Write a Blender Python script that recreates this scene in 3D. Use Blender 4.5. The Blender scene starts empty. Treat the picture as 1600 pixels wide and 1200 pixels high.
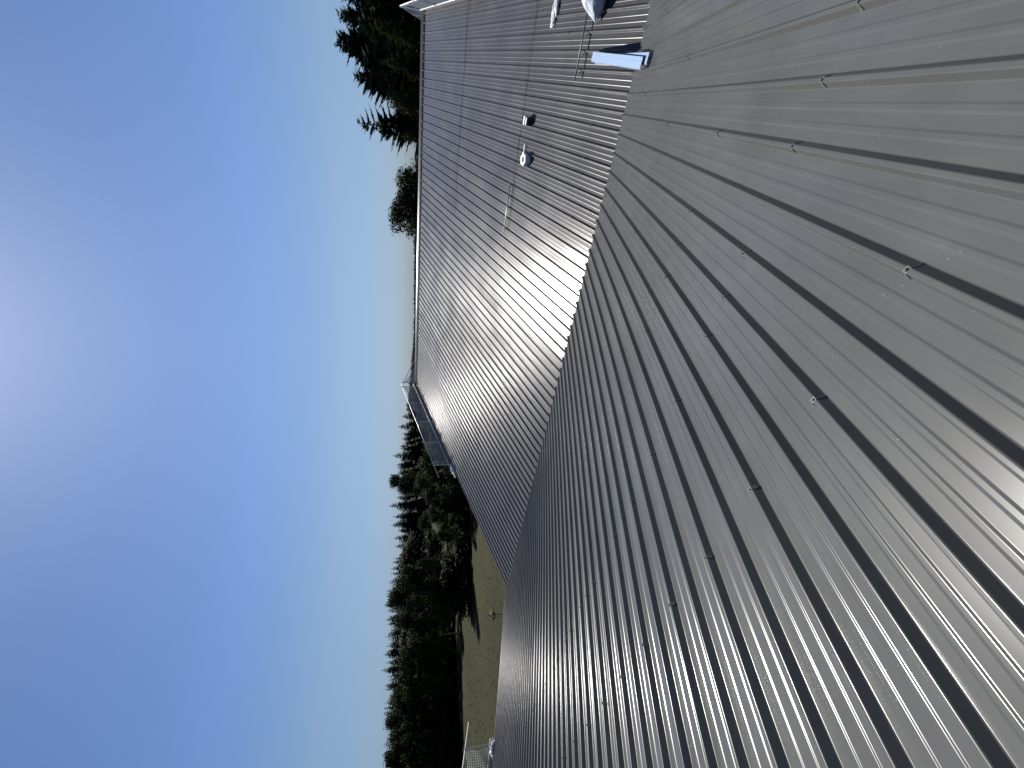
import bpy, bmesh, math, random
import numpy as np
from mathutils import Vector, Matrix, noise as mnoise

R = math.radians
rng = random.Random(7)
sc = bpy.context.scene
col = sc.collection

# ------------------------------------------------------------------ camera
H = 9.2                       # eye above the field
K = 1.66                      # eye above the roof under the camera
F = 642.4                     # focal length in photo pixels (photo 1600 wide)
PITCH, ROLL, AZ = 0.26020976, -0.01781981, -0.94184849
TILT = 0.0381               # both slopes have the same pitch
CT, ST = math.cos(TILT), math.sin(TILT)


def pix_dir(x, y):
    """world direction through a point of the 1600x1200 photograph (X along the ridge, Y up the far slope)"""
    X, Y = (1200 - y) - 600, 800 - x
    X, Y = X * math.cos(ROLL) - Y * math.sin(ROLL), X * math.sin(ROLL) + Y * math.cos(ROLL)
    r = (X, F * math.cos(PITCH) + Y * math.sin(PITCH), Y * math.cos(PITCH) - F * math.sin(PITCH))
    a = (math.sin(AZ), math.cos(AZ))
    t = a[1] * r[0] - a[0] * r[1]
    return Vector((-(a[0] * r[0] + a[1] * r[1]), t * CT - r[2] * ST, t * ST + r[2] * CT))


EYE = Vector((0, 0, H))
c0 = pix_dir(800, 600)
cx = (pix_dir(801, 600) - c0).normalized()
cy = (pix_dir(800, 599) - c0).normalized()
cz = -c0.normalized()
cam = bpy.data.objects.new('camera', bpy.data.cameras.new('camera'))
col.objects.link(cam)
cam.matrix_world = Matrix(((cx.x, cy.x, cz.x, 0), (cx.y, cy.y, cz.y, 0), (cx.z, cy.z, cz.z, H), (0, 0, 0, 1)))
cam.data.sensor_fit = 'HORIZONTAL'
cam.data.sensor_width = 36.0
cam.data.lens = F / 1600 * 36
cam.data.clip_start = 0.05
cam.data.clip_end = 6000
sc.camera = cam

# ------------------------------------------------------------------ light
SUN = Vector((-0.340, 0.560, 0.757)).normalized()
el = math.asin(SUN.z)
az = math.atan2(SUN.x, SUN.y)
w = bpy.data.worlds.new('World')
sc.world = w
w.use_nodes = True
nt = w.node_tree
bg = nt.nodes['Background']
sky = nt.nodes.new('ShaderNodeTexSky')
sky.sky_type = 'NISHITA'
sky.sun_disc = False
sky.sun_elevation = el
sky.sun_rotation = az
sky.altitude = 200
sky.air_density = 1.0
sky.dust_density = 0.55
sky.ozone_density = 4.0
# cool white balance of the day and a haze-dimmed band along the whole horizon
tcw = nt.nodes.new('ShaderNodeTexCoord')
spw = nt.nodes.new('ShaderNodeSeparateXYZ')
rw = nt.nodes.new('ShaderNodeValToRGB')
e_ = rw.color_ramp.elements
while len(e_) < 4: e_.new(0.5)
for k_, (p_, c_) in zip(e_, ((0.0, (0.37, 0.475, 0.72)), (0.06, (0.53, 0.59, 0.76)), (0.16, (0.73, 0.75, 0.79)), (0.32, (0.74, 0.84, 1.0)))):
    k_.position = p_
    k_.color = c_ + (1,)
mxw = nt.nodes.new('ShaderNodeMix')
mxw.data_type = 'RGBA'
mxw.blend_type = 'MULTIPLY'
mxw.inputs['Factor'].default_value = 1.0
nt.links.new(tcw.outputs['Generated'], spw.inputs[0])
nt.links.new(spw.outputs['Z'], rw.inputs[0])
nt.links.new(sky.outputs[0], mxw.inputs['A'])
nt.links.new(rw.outputs[0], mxw.inputs['B'])
nt.links.new(mxw.outputs['Result'], bg.inputs[0])
bg.inputs[1].default_value = 0.051

sl = bpy.data.lights.new('sun', 'SUN')
sl.energy = 5.0
sl.angle = R(0.53)
sl.color = (1.0, 0.95, 0.88)
so = bpy.data.objects.new('sun', sl)
col.objects.link(so)
so.rotation_euler = SUN.to_track_quat('Z', 'Y').to_euler()
so.location = (0, 0, 60)

sc.view_settings.view_transform = 'Standard'
sc.view_settings.look = 'None'
sc.view_settings.exposure = 0.94
sc.view_settings.gamma = 1.0
sc.view_settings.use_curve_mapping = False
sc.cycles.use_denoising = True
sc.cycles.max_bounces = 6
sc.cycles.transparent_max_bounces = 6
sc.cycles.sample_clamp_indirect = 4


# ------------------------------------------------------------------ helpers
def tag(o, label=None, cat=None, group=None, kind=None):
    if label: o['label'] = label
    if cat: o['category'] = cat
    if group: o['group'] = group
    if kind: o['kind'] = kind
    return o


def empty(name, loc, rz=0.0):
    o = bpy.data.objects.new(name, None)
    o.empty_display_size = 0.2
    col.objects.link(o)
    o.location = loc
    o.rotation_euler = (0, 0, rz)
    return o


def link(name, me, parent=None, loc=None):
    o = bpy.data.objects.new(name, me)
    col.objects.link(o)
    if parent: o.parent = parent
    if loc is not None: o.location = loc
    return o


class MB:
    """collects vertices and faces of one mesh"""
    def __init__(s):
        s.v, s.f, s.m = [], [], []

    def add(s, vs, fs, mi=0):
        b = len(s.v)
        s.v += [tuple(p) for p in vs]
        s.f += [tuple(b + i for i in f) for f in fs]
        s.m += [mi] * len(fs)

    def box(s, c, size, mi=0, M=None):
        hx, hy, hz = size[0] / 2, size[1] / 2, size[2] / 2
        vs = [Vector((x, y, z)) for x in (-hx, hx) for y in (-hy, hy) for z in (-hz, hz)]
        if M is not None: vs = [M @ p for p in vs]
        c = Vector(c)
        s.add([p + c for p in vs], [(0, 1, 3, 2), (4, 6, 7, 5), (0, 4, 5, 1), (2, 3, 7, 6), (0, 2, 6, 4), (1, 5, 7, 3)], mi)

    def tube(s, pts, r, n=6, mi=0, cap=True):
        pts = [Vector(p) for p in pts]
        rs = r if isinstance(r, (list, tuple)) else [r] * len(pts)
        vs = []
        up = None
        for i, p in enumerate(pts):
            t = (pts[min(i + 1, len(pts) - 1)] - pts[max(i - 1, 0)]).normalized()
            if up is None:
                up = t.orthogonal().normalized()
            a = (up - t * up.dot(t)).normalized()
            up = a
            b = t.cross(a)
            for k in range(n):
                q = 2 * math.pi * k / n
                vs.append(p + (a * math.cos(q) + b * math.sin(q)) * rs[i])
        fs = []
        for i in range(len(pts) - 1):
            for k in range(n):
                k2 = (k + 1) % n
                fs.append((i * n + k, i * n + k2, (i + 1) * n + k2, (i + 1) * n + k))
        if cap:
            fs.append(tuple(range(n - 1, -1, -1)))
            fs.append(tuple(range((len(pts) - 1) * n, len(pts) * n)))
        s.add(vs, fs, mi)

    def mesh(s, name, mats, smooth=False):
        me = bpy.data.meshes.new(name)
        me.from_pydata(s.v, [], s.f)
        for m in (mats if isinstance(mats, (list, tuple)) else [mats]): me.materials.append(m)
        if len(me.materials) > 1: me.polygons.foreach_set('material_index', s.m)
        if smooth: me.polygons.foreach_set('use_smooth', [True] * len(me.polygons))
        me.update()
        return me

    def build(s, name, mats, parent=None, loc=None, smooth=False):
        return link(name, s.mesh(name, mats, smooth), parent, loc)


# ------------------------------------------------------------------ materials
def nmat(name):
    m = bpy.data.materials.new(name)
    m.use_nodes = True
    n = m.node_tree
    return m, n, n.nodes['Principled BSDF']


def tex_noise(n, scale, detail=3, rough=0.55, vec=None):
    t = n.nodes.new('ShaderNodeTexNoise')
    t.inputs['Scale'].default_value = scale
    t.inputs['Detail'].default_value = detail
    t.inputs['Roughness'].default_value = rough
    if vec is not None: n.links.new(vec, t.inputs['Vector'])
    return t


def ramp(n, fac, stops):
    r = n.nodes.new('ShaderNodeValToRGB')
    e = r.color_ramp.elements
    while len(e) > len(stops): e.remove(e[-1])
    while len(e) < len(stops): e.new(0.5)
    for k, (p, c) in zip(e, stops):
        k.position = p
        k.color = (c[0], c[1], c[2], 1) if isinstance(c, (tuple, list)) else (c, c, c, 1)
    n.links.new(fac, r.inputs[0])
    return r


def plain(name, colr, rough=0.6, metal=0.0, spec=0.5, var=0.15, scale=8.0):
    m, n, p = nmat(name)
    tc = n.nodes.new('ShaderNodeTexCoord')
    t = tex_noise(n, scale, 4, 0.6, tc.outputs['Object'])
    r = ramp(n, t.outputs[0], [(0.3, [x * (1 - var) for x in colr]), (0.7, [min(1, x * (1 + var)) for x in colr])])
    n.links.new(r.outputs[0], p.inputs['Base Color'])
    p.inputs['Roughness'].default_value = rough
    p.inputs['Metallic'].default_value = metal
    p.inputs['Specular IOR Level'].default_value = spec
    return m


def steel_sheet(name, base, rough, ior=1.5, specks=True):
    """coil coated steel: fine grain, faint rubbed patches, dried drips and dust specks"""
    m, n, p = nmat(name)
    tc = n.nodes.new('ShaderNodeTexCoord')
    geo = n.nodes.new('ShaderNodeNewGeometry')
    mp = n.nodes.new('ShaderNodeMapping')
    mp.inputs['Scale'].default_value = (1.0, 0.12, 1.0)      # streaks run down the slope
    n.links.new(geo.outputs['Position'], mp.inputs['Vector'])
    st = tex_noise(n, 9.0, 5, 0.6, mp.outputs[0])
    big = tex_noise(n, 0.9, 3, 0.5, geo.outputs['Position'])
    mix = n.nodes.new('ShaderNodeMath'); mix.operation = 'ADD'
    n.links.new(st.outputs[0], mix.inputs[0]); n.links.new(big.outputs[0], mix.inputs[1])
    r = ramp(n, mix.outputs[0], [(0.70, [x * 0.90 for x in base]), (1.0, base), (1.3, [x * 1.13 for x in base])])
    r.color_ramp.elements[0].position = 0.35
    r.color_ramp.elements[1].position = 0.5
    r.color_ramp.elements[2].position = 0.65
    half = n.nodes.new('ShaderNodeMath'); half.operation = 'MULTIPLY'; half.inputs[1].default_value = 0.5
    n.links.new(mix.outputs[0], half.inputs[0]); n.links.new(half.outputs[0], r.inputs[0])
    colr = r.outputs[0]
    if specks:
        vo = n.nodes.new('ShaderNodeTexVoronoi'); vo.inputs['Scale'].default_value = 34.0
        n.links.new(geo.outputs['Position'], vo.inputs['Vector'])
        lt = n.nodes.new('ShaderNodeMath'); lt.operation = 'LESS_THAN'; lt.inputs[1].default_value = 0.085
        n.links.new(vo.outputs['Distance'], lt.inputs[0])
        zone = tex_noise(n, 2.6, 3, 0.7, geo.outputs['Position'])
        zr = ramp(n, zone.outputs[0], [(0.52, 0.0), (0.66, 1.0)])
        sep = n.nodes.new('ShaderNodeSeparateColor'); n.links.new(vo.outputs['Color'], sep.inputs[0])
        pick = n.nodes.new('ShaderNodeMath'); pick.operation = 'GREATER_THAN'; pick.inputs[1].default_value = 0.72
        n.links.new(sep.outputs[0], pick.inputs[0])
        m1 = n.nodes.new('ShaderNodeMath'); m1.operation = 'MULTIPLY'
        m2 = n.nodes.new('ShaderNodeMath'); m2.operation = 'MULTIPLY'
        n.links.new(lt.outputs[0], m1.inputs[0]); n.links.new(zr.outputs[0], m1.inputs[1])
        n.links.new(m1.outputs[0], m2.inputs[0]); n.links.new(pick.outputs[0], m2.inputs[1])
        mc = n.nodes.new('ShaderNodeMix'); mc.data_type = 'RGBA'
        mm = n.nodes.new('ShaderNodeMath'); mm.operation = 'MULTIPLY'; mm.inputs[1].default_value = 0.45
        n.links.new(m2.outputs[0], mm.inputs[0])
        n.links.new(mm.outputs[0], mc.inputs['Factor'])
        n.links.new(colr, mc.inputs['A']); mc.inputs['B'].default_value = (0.42, 0.43, 0.42, 1)
        colr = mc.outputs['Result']
    n.links.new(colr, p.inputs['Base Color'])
    rr = ramp(n, big.outputs[0], [(0.3, rough * 0.92), (0.7, rough * 1.1)])
    n.links.new(rr.outputs[0], p.inputs['Roughness'])
    p.inputs['IOR'].default_value = ior
    return m


def leaf_mat(name, dark, light, trans=0.3):
    m, n, p = nmat(name)
    info = n.nodes.new('ShaderNodeObjectInfo')
    geo = n.nodes.new('ShaderNodeNewGeometry')
    t = tex_noise(n, 0.55, 3, 0.6, geo.outputs['Position'])
    add = n.nodes.new('ShaderNodeMath'); add.operation = 'MULTIPLY_ADD'; add.inputs[1].default_value = 0.3
    n.links.new(info.outputs['Random'], add.inputs[0]); n.links.new(t.outputs[0], add.inputs[2])
    r = ramp(n, add.outputs[0], [(0.4, dark), (0.85, light)])
    n.links.new(r.outputs[0], p.inputs['Base Color'])
    p.inputs['Roughness'].default_value = 0.7
    p.inputs['Specular IOR Level'].default_value = 0.06
    tr = n.nodes.new('ShaderNodeBsdfTranslucent')
    n.links.new(r.outputs[0], tr.inputs['Color'])
    mx = n.nodes.new('ShaderNodeMixShader'); mx.inputs[0].default_value = trans
    out = n.nodes['Material Output']
    n.links.new(p.outputs[0], mx.inputs[1]); n.links.new(tr.outputs[0], mx.inputs[2])
    n.links.new(mx.outputs[0], out.inputs['Surface'])
    return m


M_NEAR = steel_sheet('grey coated steel', (0.0575, 0.0595, 0.058), 0.205, 1.36)
M_FAR = steel_sheet('grey coated steel far', (0.056, 0.057, 0.060), 0.235, 1.24)
M_CAP = steel_sheet('ridge flashing steel', (0.06, 0.06, 0.063), 0.30, 1.3, specks=False)
M_CORE = plain('panel core', (0.30, 0.27, 0.18), 0.9)
M_WALL = plain('grey wall cladding', (0.16, 0.165, 0.17), 0.5)
M_GUT = plain('gutter steel', (0.10, 0.10, 0.105), 0.5)
M_CLIP = plain('grey clip', (0.085, 0.085, 0.082), 0.35, 0.1)
M_SCREW = plain('black washer', (0.012, 0.012, 0.012), 0.5)
M_GALV = plain('galvanised tube', (0.50, 0.51, 0.52), 0.42, 0.35)
M_DARKPIPE = plain('dark pipe', (0.05, 0.05, 0.055), 0.45, 0.3)
M_PIPE = plain('pale pipe', (0.33, 0.33, 0.34), 0.4, 0.5)
M_NET = plain('net cord', (0.36, 0.37, 0.375), 0.8)
M_FILM = plain('milky plastic film', (0.55, 0.57, 0.58), 0.35, 0, 0.6, 0.1)
M_SACK = plain('silver white sack', (0.40, 0.42, 0.47), 0.42, 0.1, 0.6, 0.12, 14)
M_TRAY = plain('coated tray with sky tint', (0.19, 0.27, 0.39), 0.45, 0, 0.5, 0.05)  # blue in the base colour stands in for sky reflected by filmed galvanised metal
M_WHITE = plain('white plastic', (0.60, 0.60, 0.58), 0.5)
M_BLACK = plain('black plastic', (0.02, 0.02, 0.022), 0.5)
M_BARK = plain('bark', (0.07, 0.055, 0.04), 0.9, 0, 0.2, 0.4, 6)
M_POLE = plain('weathered wood', (0.09, 0.075, 0.06), 0.85)
M_LEAF = leaf_mat('broad leaves', (0.007, 0.011, 0.003), (0.023, 0.030, 0.007), 0.20)
M_NEEDLE = leaf_mat('needles', (0.008, 0.013, 0.009), (0.018, 0.026, 0.015), 0.10)
M_SHADE = leaf_mat('broad leaves darkened as shade', (0.006, 0.009, 0.003), (0.014, 0.018, 0.006), 0.08)  # darker copy of the leaves, shade under the trees put into the colour
M_NEEDLE2 = leaf_mat('yellowish needles', (0.018, 0.022, 0.007), (0.045, 0.050, 0.015), 0.18)

# ------------------------------------------------------------------ ground
m, n, p = nmat('dry meadow')
geo = n.nodes.new('ShaderNodeNewGeometry')
t1 = tex_noise(n, 0.05, 4, 0.6, geo.outputs['Position'])
t2 = tex_noise(n, 0.9, 5, 0.7, geo.outputs['Position'])
mp = n.nodes.new('ShaderNodeMapping'); mp.inputs['Rotation'].default_value = (0, 0, 0.5); mp.inputs['Scale'].default_value = (1, 0.15, 1)
n.links.new(geo.outputs['Position'], mp.inputs[0])
t3 = tex_noise(n, 1.4, 3, 0.6, mp.outputs[0])
a1 = n.nodes.new('ShaderNodeMath'); a1.operation = 'ADD'
a2 = n.nodes.new('ShaderNodeMath'); a2.operation = 'MULTIPLY_ADD'; a2.inputs[1].default_value = 0.6
n.links.new(t1.outputs[0], a1.inputs[0]); n.links.new(t2.outputs[0], a1.inputs[1])
n.links.new(t3.outputs[0], a2.inputs[0]); n.links.new(a1.outputs[0], a2.inputs[2])
hf = n.nodes.new('ShaderNodeMath'); hf.operation = 'MULTIPLY'; hf.inputs[1].default_value = 0.385
n.links.new(a2.outputs[0], hf.inputs[0])
rp = ramp(n, hf.outputs[0], [(0.36, (0.010, 0.0125, 0.0033)), (0.5, (0.0175, 0.0178, 0.0052)), (0.64, (0.028, 0.025, 0.0095))])
n.links.new(rp.outputs[0], p.inputs['Base Color'])
p.inputs['Roughness'].default_value = 0.95
p.inputs['Specular IOR Level'].default_value = 0.1
bp = n.nodes.new('ShaderNodeBump'); bp.inputs['Distance'].default_value = 0.25; bp.inputs['Strength'].default_value = 0.5
n.links.new(t2.outputs[0], bp.inputs['Height']); n.links.new(bp.outputs[0], p.inputs['Normal'])
M_FIELD = m
g = MB()
N = 60
ext = []
for i in range(N + 1):
    u = (i / N) * 2 - 1
    ext.append(math.copysign(abs(u) ** 3, u) * 2500 + u * 120)
for yy in ext:
    for xx in ext:
        d = math.hypot(xx, yy)
        z = 0.0 if d < 45 else 0.5 * mnoise.noise(Vector((xx * 0.02, yy * 0.02, 3.1))) * min(1, (d - 45) / 40)
        g.v.append((xx, yy, z))
for j in range(N):
    for i in range(N):
        g.f.append((j * (N + 1) + i, j * (N + 1) + i + 1, (j + 1) * (N + 1) + i + 1, (j + 1) * (N + 1) + i)); g.m.append(0)
ground = g.build('meadow', M_FIELD, smooth=True)
tag(ground, 'olive and straw coloured mown meadow below the roofs', 'meadow', kind='structure')

# ------------------------------------------------------------------ roof sheets
NS, FS = 0.29010234 - TILT, 0.21393467 + TILT
TN, TF = math.tan(NS), math.tan(FS)
KN = K * math.cos(NS + TILT) / math.cos(NS)                    # eye above the near slope
KF = K * 3.93691743 * math.cos(FS - TILT) / math.cos(FS)       # eye above the far plane carried on to the eye
tilt_y = lambda t, z: (t * CT - z * ST) * K
X0, X1 = -18.03, 2.74            # gables
Y_EAVE, Y_RIDGE = tilt_y(5.41, -2.614), tilt_y(15.0, -0.68) - 0.26
Y_VAL = Y_EAVE - 0.05


def Z_N(y):
    """near slope: a long sheet that sags a little between ridge and eave"""
    q = max(0.4, min(9.2, y)) - 4.75
    z = H - KN - TN * y + 0.00195 * q * q - 0.0118
    if y < 0.4: z += 2 * 0.00195 * (0.4 - 4.75) * (y - 0.4)
    return z


Z_F = lambda y: H - KF + TF * y
SX, XP = 0.0115, 2.6               # the far barn stands a little higher at its left end
ZFX = lambda x, y: Z_F(y) + SX * (XP - x)
PITCH_RIB = 0.33333


def profile():
    """cross section of one metre of sheet: (x, z, nx, nz), three ribs and two low swages in every pan"""
    pts = []
    for k in range(3):
        o = k * PITCH_RIB
        pts += [(o, 0.0), (o + 0.022, 0.048), (o + 0.046, 0.048), (o + 0.070, 0.0)]
        for c in (0.154, 0.250):
            pts += [(o + c - 0.0195, 0.0), (o + c - 0.0115, 0.0042), (o + c + 0.0115, 0.0042), (o + c + 0.0195, 0.0)]
    pts = [(-0.012, 0.0)] + pts + [(1.004, -0.0012)]
    out = []
    for i, q in enumerate(pts):
        if i in (0, len(pts) - 1):
            out.append((q[0], q[1])); continue
        a, b = pts[i - 1], pts[i + 1]
        da = math.hypot(a[0] - q[0], a[1] - q[1]); db = math.hypot(b[0] - q[0], b[1] - q[1])
        r = min(0.0058, da * 0.45, db * 0.45)
        pa = (q[0] + (a[0] - q[0]) / da * r, q[1] + (a[1] - q[1]) / da * r)
        pb = (q[0] + (b[0] - q[0]) / db * r, q[1] + (b[1] - q[1]) / db * r)
        for t in (0.0, 0.33, 0.67, 1.0):
            out.append(((1 - t) ** 2 * pa[0] + 2 * t * (1 - t) * q[0] + t * t * pb[0],
                        (1 - t) ** 2 * pa[1] + 2 * t * (1 - t) * q[1] + t * t * pb[1]))
    return np.array(out)


PROF = FULL = profile()


def wave(x, y, seed, amp):
    """slow unevenness of thin sheet, metres"""
    return amp * (mnoise.noise(Vector((x * 2.2, y * 0.35, seed))) + 0.45 * mnoise.noise(Vector((x * 5.0, y * 0.9, seed + 9.3))))


def sheet_mesh(name, slope_tan, y0, y1, ny, z_of, x_left, seed, mat, amp, lift=0.0, ragged=0.0, narrow=0):
    """corrugated sheet in coordinates of the barn; the slope carries the profile, normals follow the bends"""
    PROF = FULL[FULL[:, 0] < narrow / 3] if narrow else FULL
    ca = 1 / math.sqrt(1 + slope_tan ** 2)
    sn = slope_tan * ca
    nrm = np.array((0.0, -sn, ca))
    npf = len(PROF)
    ys = np.linspace(y0, y1, ny + 1)
    tilt = [rng.gauss(0, 0.0045) for _ in range(5)]
    V = np.empty((ny + 1, npf, 3))
    W = np.empty((ny + 1, npf))
    for j, y in enumerate(ys):
        for i in range(npf):
            px = PROF[i, 0]
            W[j, i] = wave(x_left + px, y, seed, amp)
    for j, y in enumerate(ys):
        base = np.array((0, y, z_of(y)))
        for i in range(npf):
            px, pz = PROF[i]
            V[j, i] = base + nrm * (pz + W[j, i] + lift) + np.array((x_left + px, 0, 0))
        if ragged: V[j, :, 1] += 0
    off = rng.uniform(-ragged, ragged)
    V[0, :, 1] += off; V[0, :, 2] += off * slope_tan
    # normals: from profile tangents and from the waviness
    dV_x = np.empty_like(V); dV_y = np.empty_like(V)
    dV_y[1:-1] = V[2:] - V[:-2]; dV_y[0] = V[1] - V[0]; dV_y[-1] = V[-1] - V[-2]
    dV_x[:, 1:-1] = 0
    # tangent at a bend end follows the flat face it touches
    seg = V[:, 1:] - V[:, :-1]
    ln = np.linalg.norm(seg, axis=2, keepdims=True)
    sg = seg / np.maximum(ln, 1e-9)
    long_ = ln > 0.0045
    for i in range(npf):
        if i == 0: dV_x[:, i] = sg[:, 0]
        elif i == npf - 1: dV_x[:, i] = sg[:, -1]
        else:
            a, b = sg[:, i - 1], sg[:, i]
            la, lb = ln[:, i - 1] > ln[:, i] * 1.6, ln[:, i] > ln[:, i - 1] * 1.6
            dV_x[:, i] = np.where(la, a, np.where(lb, b, a + b))
    Nn = np.cross(dV_x, dV_y)
    Nn /= np.linalg.norm(Nn, axis=2, keepdims=True)
    # each pan sits at its own slight angle
    for k in range(3):
        sel = (PROF[:, 0] >= k * PITCH_RIB + 0.055) & (PROF[:, 0] < (k + 1) * PITCH_RIB)
        Nn[:, sel, 0] += tilt[k] * 3
    Nn /= np.linalg.norm(Nn, axis=2, keepdims=True)
    me = bpy.data.meshes.new(name)
    faces = []
    for j in range(ny):
        for i in range(npf - 1):
            faces.append((j * npf + i, j * npf + i + 1, (j + 1) * npf + i + 1, (j + 1) * npf + i))
    me.from_pydata(V.reshape(-1, 3).tolist(), [], faces)
    me.materials.append(mat)
    me.polygons.foreach_set('use_smooth', [True] * len(faces))
    me.update()
    me.normals_split_custom_set_from_vertices(Nn.reshape(-1, 3).tolist())
    return me


barn_near = empty('barn', (X0, 0, 0))
tag(barn_near, 'nearer ribbed steel barn roof filling the foreground, rows of small clips along its ribs', 'barn', 'ribbed steel barns')
barn_far = empty('barn', (XP, 17, 0))
barn_far.rotation_euler = (0, math.atan(SX), 0)
tag(barn_far, 'farther barn roof across the valley, ribbed steel glaring in the sun below its ridge cap', 'barn', 'ribbed steel barns')


def part(name, me, root, kind=None):
    o = link(name, me, root)
    o.location = -root.location        # meshes are made in scene coordinates
    if kind: o['kind'] = kind
    return o


RIB_N = K * 0.00463401 - 0.024            # x of one rib's centre on the near slope
RIB_F = K * (1.39750490 - 0.200769273 * 7) - 0.018
NSH = 21
Y_NR = -6.4                                # near ridge, behind the camera
for s in range(NSH):
    # left foot of the first rib of every sheet
    xl = RIB_N - 0.034 - PITCH_RIB * 54 + s * 1.0
    if xl + 1.0 > X1 + 0.4: break
    part('roof_sheet', sheet_mesh('roof_sheet', -TN, Y_EAVE, Y_NR, 44, Z_N, xl, 3.0 + s * 0.0, M_NEAR, 0.0022, lift=0.0011 * (s % 2), ragged=0.012, narrow=2 if s == 20 else 0), barn_near)
XN0 = RIB_N - 0.034 - PITCH_RIB * 54
YL1, YL2 = tilt_y(8.33, -2.13), tilt_y(11.42, -1.46)
tiers = [(Y_VAL, YL1 + 0.04), (YL1 - 0.04, YL2 + 0.04), (YL2 - 0.04, Y_RIDGE)]
for s in range(NSH):
    xl = RIB_F - 0.034 - PITCH_RIB * 53 + s * 1.0
    if xl > X1: break
    for k, (ya, yb) in enumerate(tiers):
        part('roof_sheet', sheet_mesh('roof_sheet', TF, ya, yb, 16, Z_F, xl, 21.0 + k * 1.7, M_FAR, 0.0030, lift=0.0011 * (s % 2) + 0.0085 * k, ragged=0.008, narrow=1 if s == 20 else 0), barn_far)
XF0 = RIB_F - 0.034 - PITCH_RIB * 53
XE = XN0 + 20.667


# orientation of the faces: flip sheets whose normals look down
def slab(y0, z0, y1, z1, xa, xb, t):
    b = MB()
    vs = [(xa, y0, z0), (xb, y0, z0), (xb, y1, z1), (xa, y1, z1)]
    vs += [(p[0], p[1], p[2] - t) for p in vs]
    b.add(vs, [(0, 1, 2, 3), (7, 6, 5, 4), (0, 4, 5, 1), (1, 5, 6, 2), (2, 6, 7, 3), (3, 7, 4, 0)])
    return b


# insulated core below the sheets, far slopes on the hidden side, walls and gables
yc = [Y_EAVE - 0.30, 7.0, 5.0, 3.0, 1.0, 0.4, Y_NR]
b = MB()
pts = [(y, Z_N(y) - 0.012) for y in yc] + [(y, Z_N(y) - 0.112) for y in reversed(yc)]
k = len(pts)
b.add([(XN0 + 0.01, q[0], q[1]) for q in pts] + [(XE - 0.01, q[0], q[1]) for q in pts],
      [(i, (i + 1) % k, k + (i + 1) % k, k + i) for i in range(k)])
part('panel_core', b.mesh('panel_core', M_CORE), barn_near)
part('panel_core', slab(Y_VAL + 0.40, Z_F(Y_VAL + 0.40) - 0.006, Y_RIDGE, Z_F(Y_RIDGE) - 0.006, XF0 + 0.01, XE - 0.01, 0.10).mesh('panel_core', M_CORE), barn_far)


def back_slope(yr, zr, y1, z1, xa, root, mat):
    b = MB()
    ca = math.hypot(y1 - yr, z1 - zr)
    nx = Vector((0, -(z1 - zr) / ca, (y1 - yr) / ca))
    if nx.z < 0: nx = -nx
    for s in range(20):
        row0, row1 = [], []
        for px, pz in PROF[::2]:
            row0.append(Vector((xa + s + px, yr, zr)) + nx * pz); row1.append(Vector((xa + s + px, y1, z1)) + nx * pz)
        k = len(row0)
        b.add(row0 + row1, [(i, i + 1, k + i + 1, k + i) for i in range(k - 1)])
    part('back_slope', b.mesh('back_slope', mat), root)


ZR_N, ZR_F = Z_N(Y_NR), Z_F(Y_RIDGE)
Y_NB, Y_FB = Y_NR - 15.4, Y_RIDGE + 15.5
Z_NB, Z_FB = ZR_N - 15.4 * TN, ZR_F - 15.5 * TF
back_slope(Y_NR - 0.002, ZR_N, Y_NB, Z_NB, XN0, barn_near, M_NEAR)
back_slope(Y_RIDGE + 0.002, ZR_F, Y_FB, Z_FB, XF0, barn_far, M_FAR)


def gable(x, ya, za, yr, zr, yb, zb, root):
    b = MB()
    t = 0.12
    pr = [(ya, 0), (yb, 0), (yb, zb - 0.13), (yr, zr - 0.13), (ya, za - 0.13)]
    vs = [(x, q[0], q[1]) for q in pr] + [(x + t, q[0], q[1]) for q in pr]
    b.add(vs, [(4, 3, 2, 1, 0), (5, 6, 7, 8, 9)] + [(i, (i + 1) % 5, 5 + (i + 1) % 5, 5 + i) for i in range(5)])
    part('gable_wall', b.mesh('gable_wall', M_WALL), root)


for x in (XN0 + 0.06, XE - 0.2):
    gable(x, Y_NB + 0.2, Z_NB + 0.2 * TN, Y_NR, ZR_N, Y_EAVE - 0.12, Z_N(Y_EAVE - 0.12), barn_near)
    gable(x, Y_VAL + 0.12, Z_F(Y_VAL + 0.12), Y_RIDGE, ZR_F, Y_FB - 0.2, Z_FB + 0.2 * TF, barn_far)
for yw, zw, root in ((Y_NB + 0.35, Z_NB - 0.05, barn_near), (Y_FB - 0.35, Z_FB - 0.1, barn_far)):
    b = MB(); b.box(((XN0 + XE) / 2, yw, zw / 2 - 0.1), (XE - XN0 - 0.5, 0.15, zw - 0.2)); part('side_wall', b.mesh('side_wall', M_WALL), root)

# verge flashings on the gables: the pale line along the rakes
for xv, root, ya, yb, zf in ((XN0 - 0.03, barn_near, Y_NR, Y_EAVE + 0.01, Z_N), (XF0 - 0.03, barn_far, Y_VAL, Y_RIDGE, Z_F),
                             (XE + 0.03, barn_near, Y_NR, Y_EAVE + 0.01, Z_N), (XE + 0.03, barn_far, Y_VAL, Y_RIDGE, Z_F)):
    b = MB()
    sgn = -1 if xv < 0 else 1
    prof = [(-0.07 * sgn, 0.010), (-0.062 * sgn, 0.042), (0.0, 0.046), (0.004 * sgn, 0.038), (0.004 * sgn, -0.16), (-0.008 * sgn, -0.165)]
    k = len(prof)
    yv = [ya + (yb - ya) * i / 9 for i in range(10)]
    b.add([(xv + q[0], y, zf(y) + q[1]) for y in yv for q in prof],
          [(r * k + i, r * k + i + 1, (r + 1) * k + i + 1, (r + 1) * k + i) for r in range(9) for i in range(k - 1)])
    part('verge_flashing', b.mesh('verge_flashing', M_CAP), root)


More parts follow.
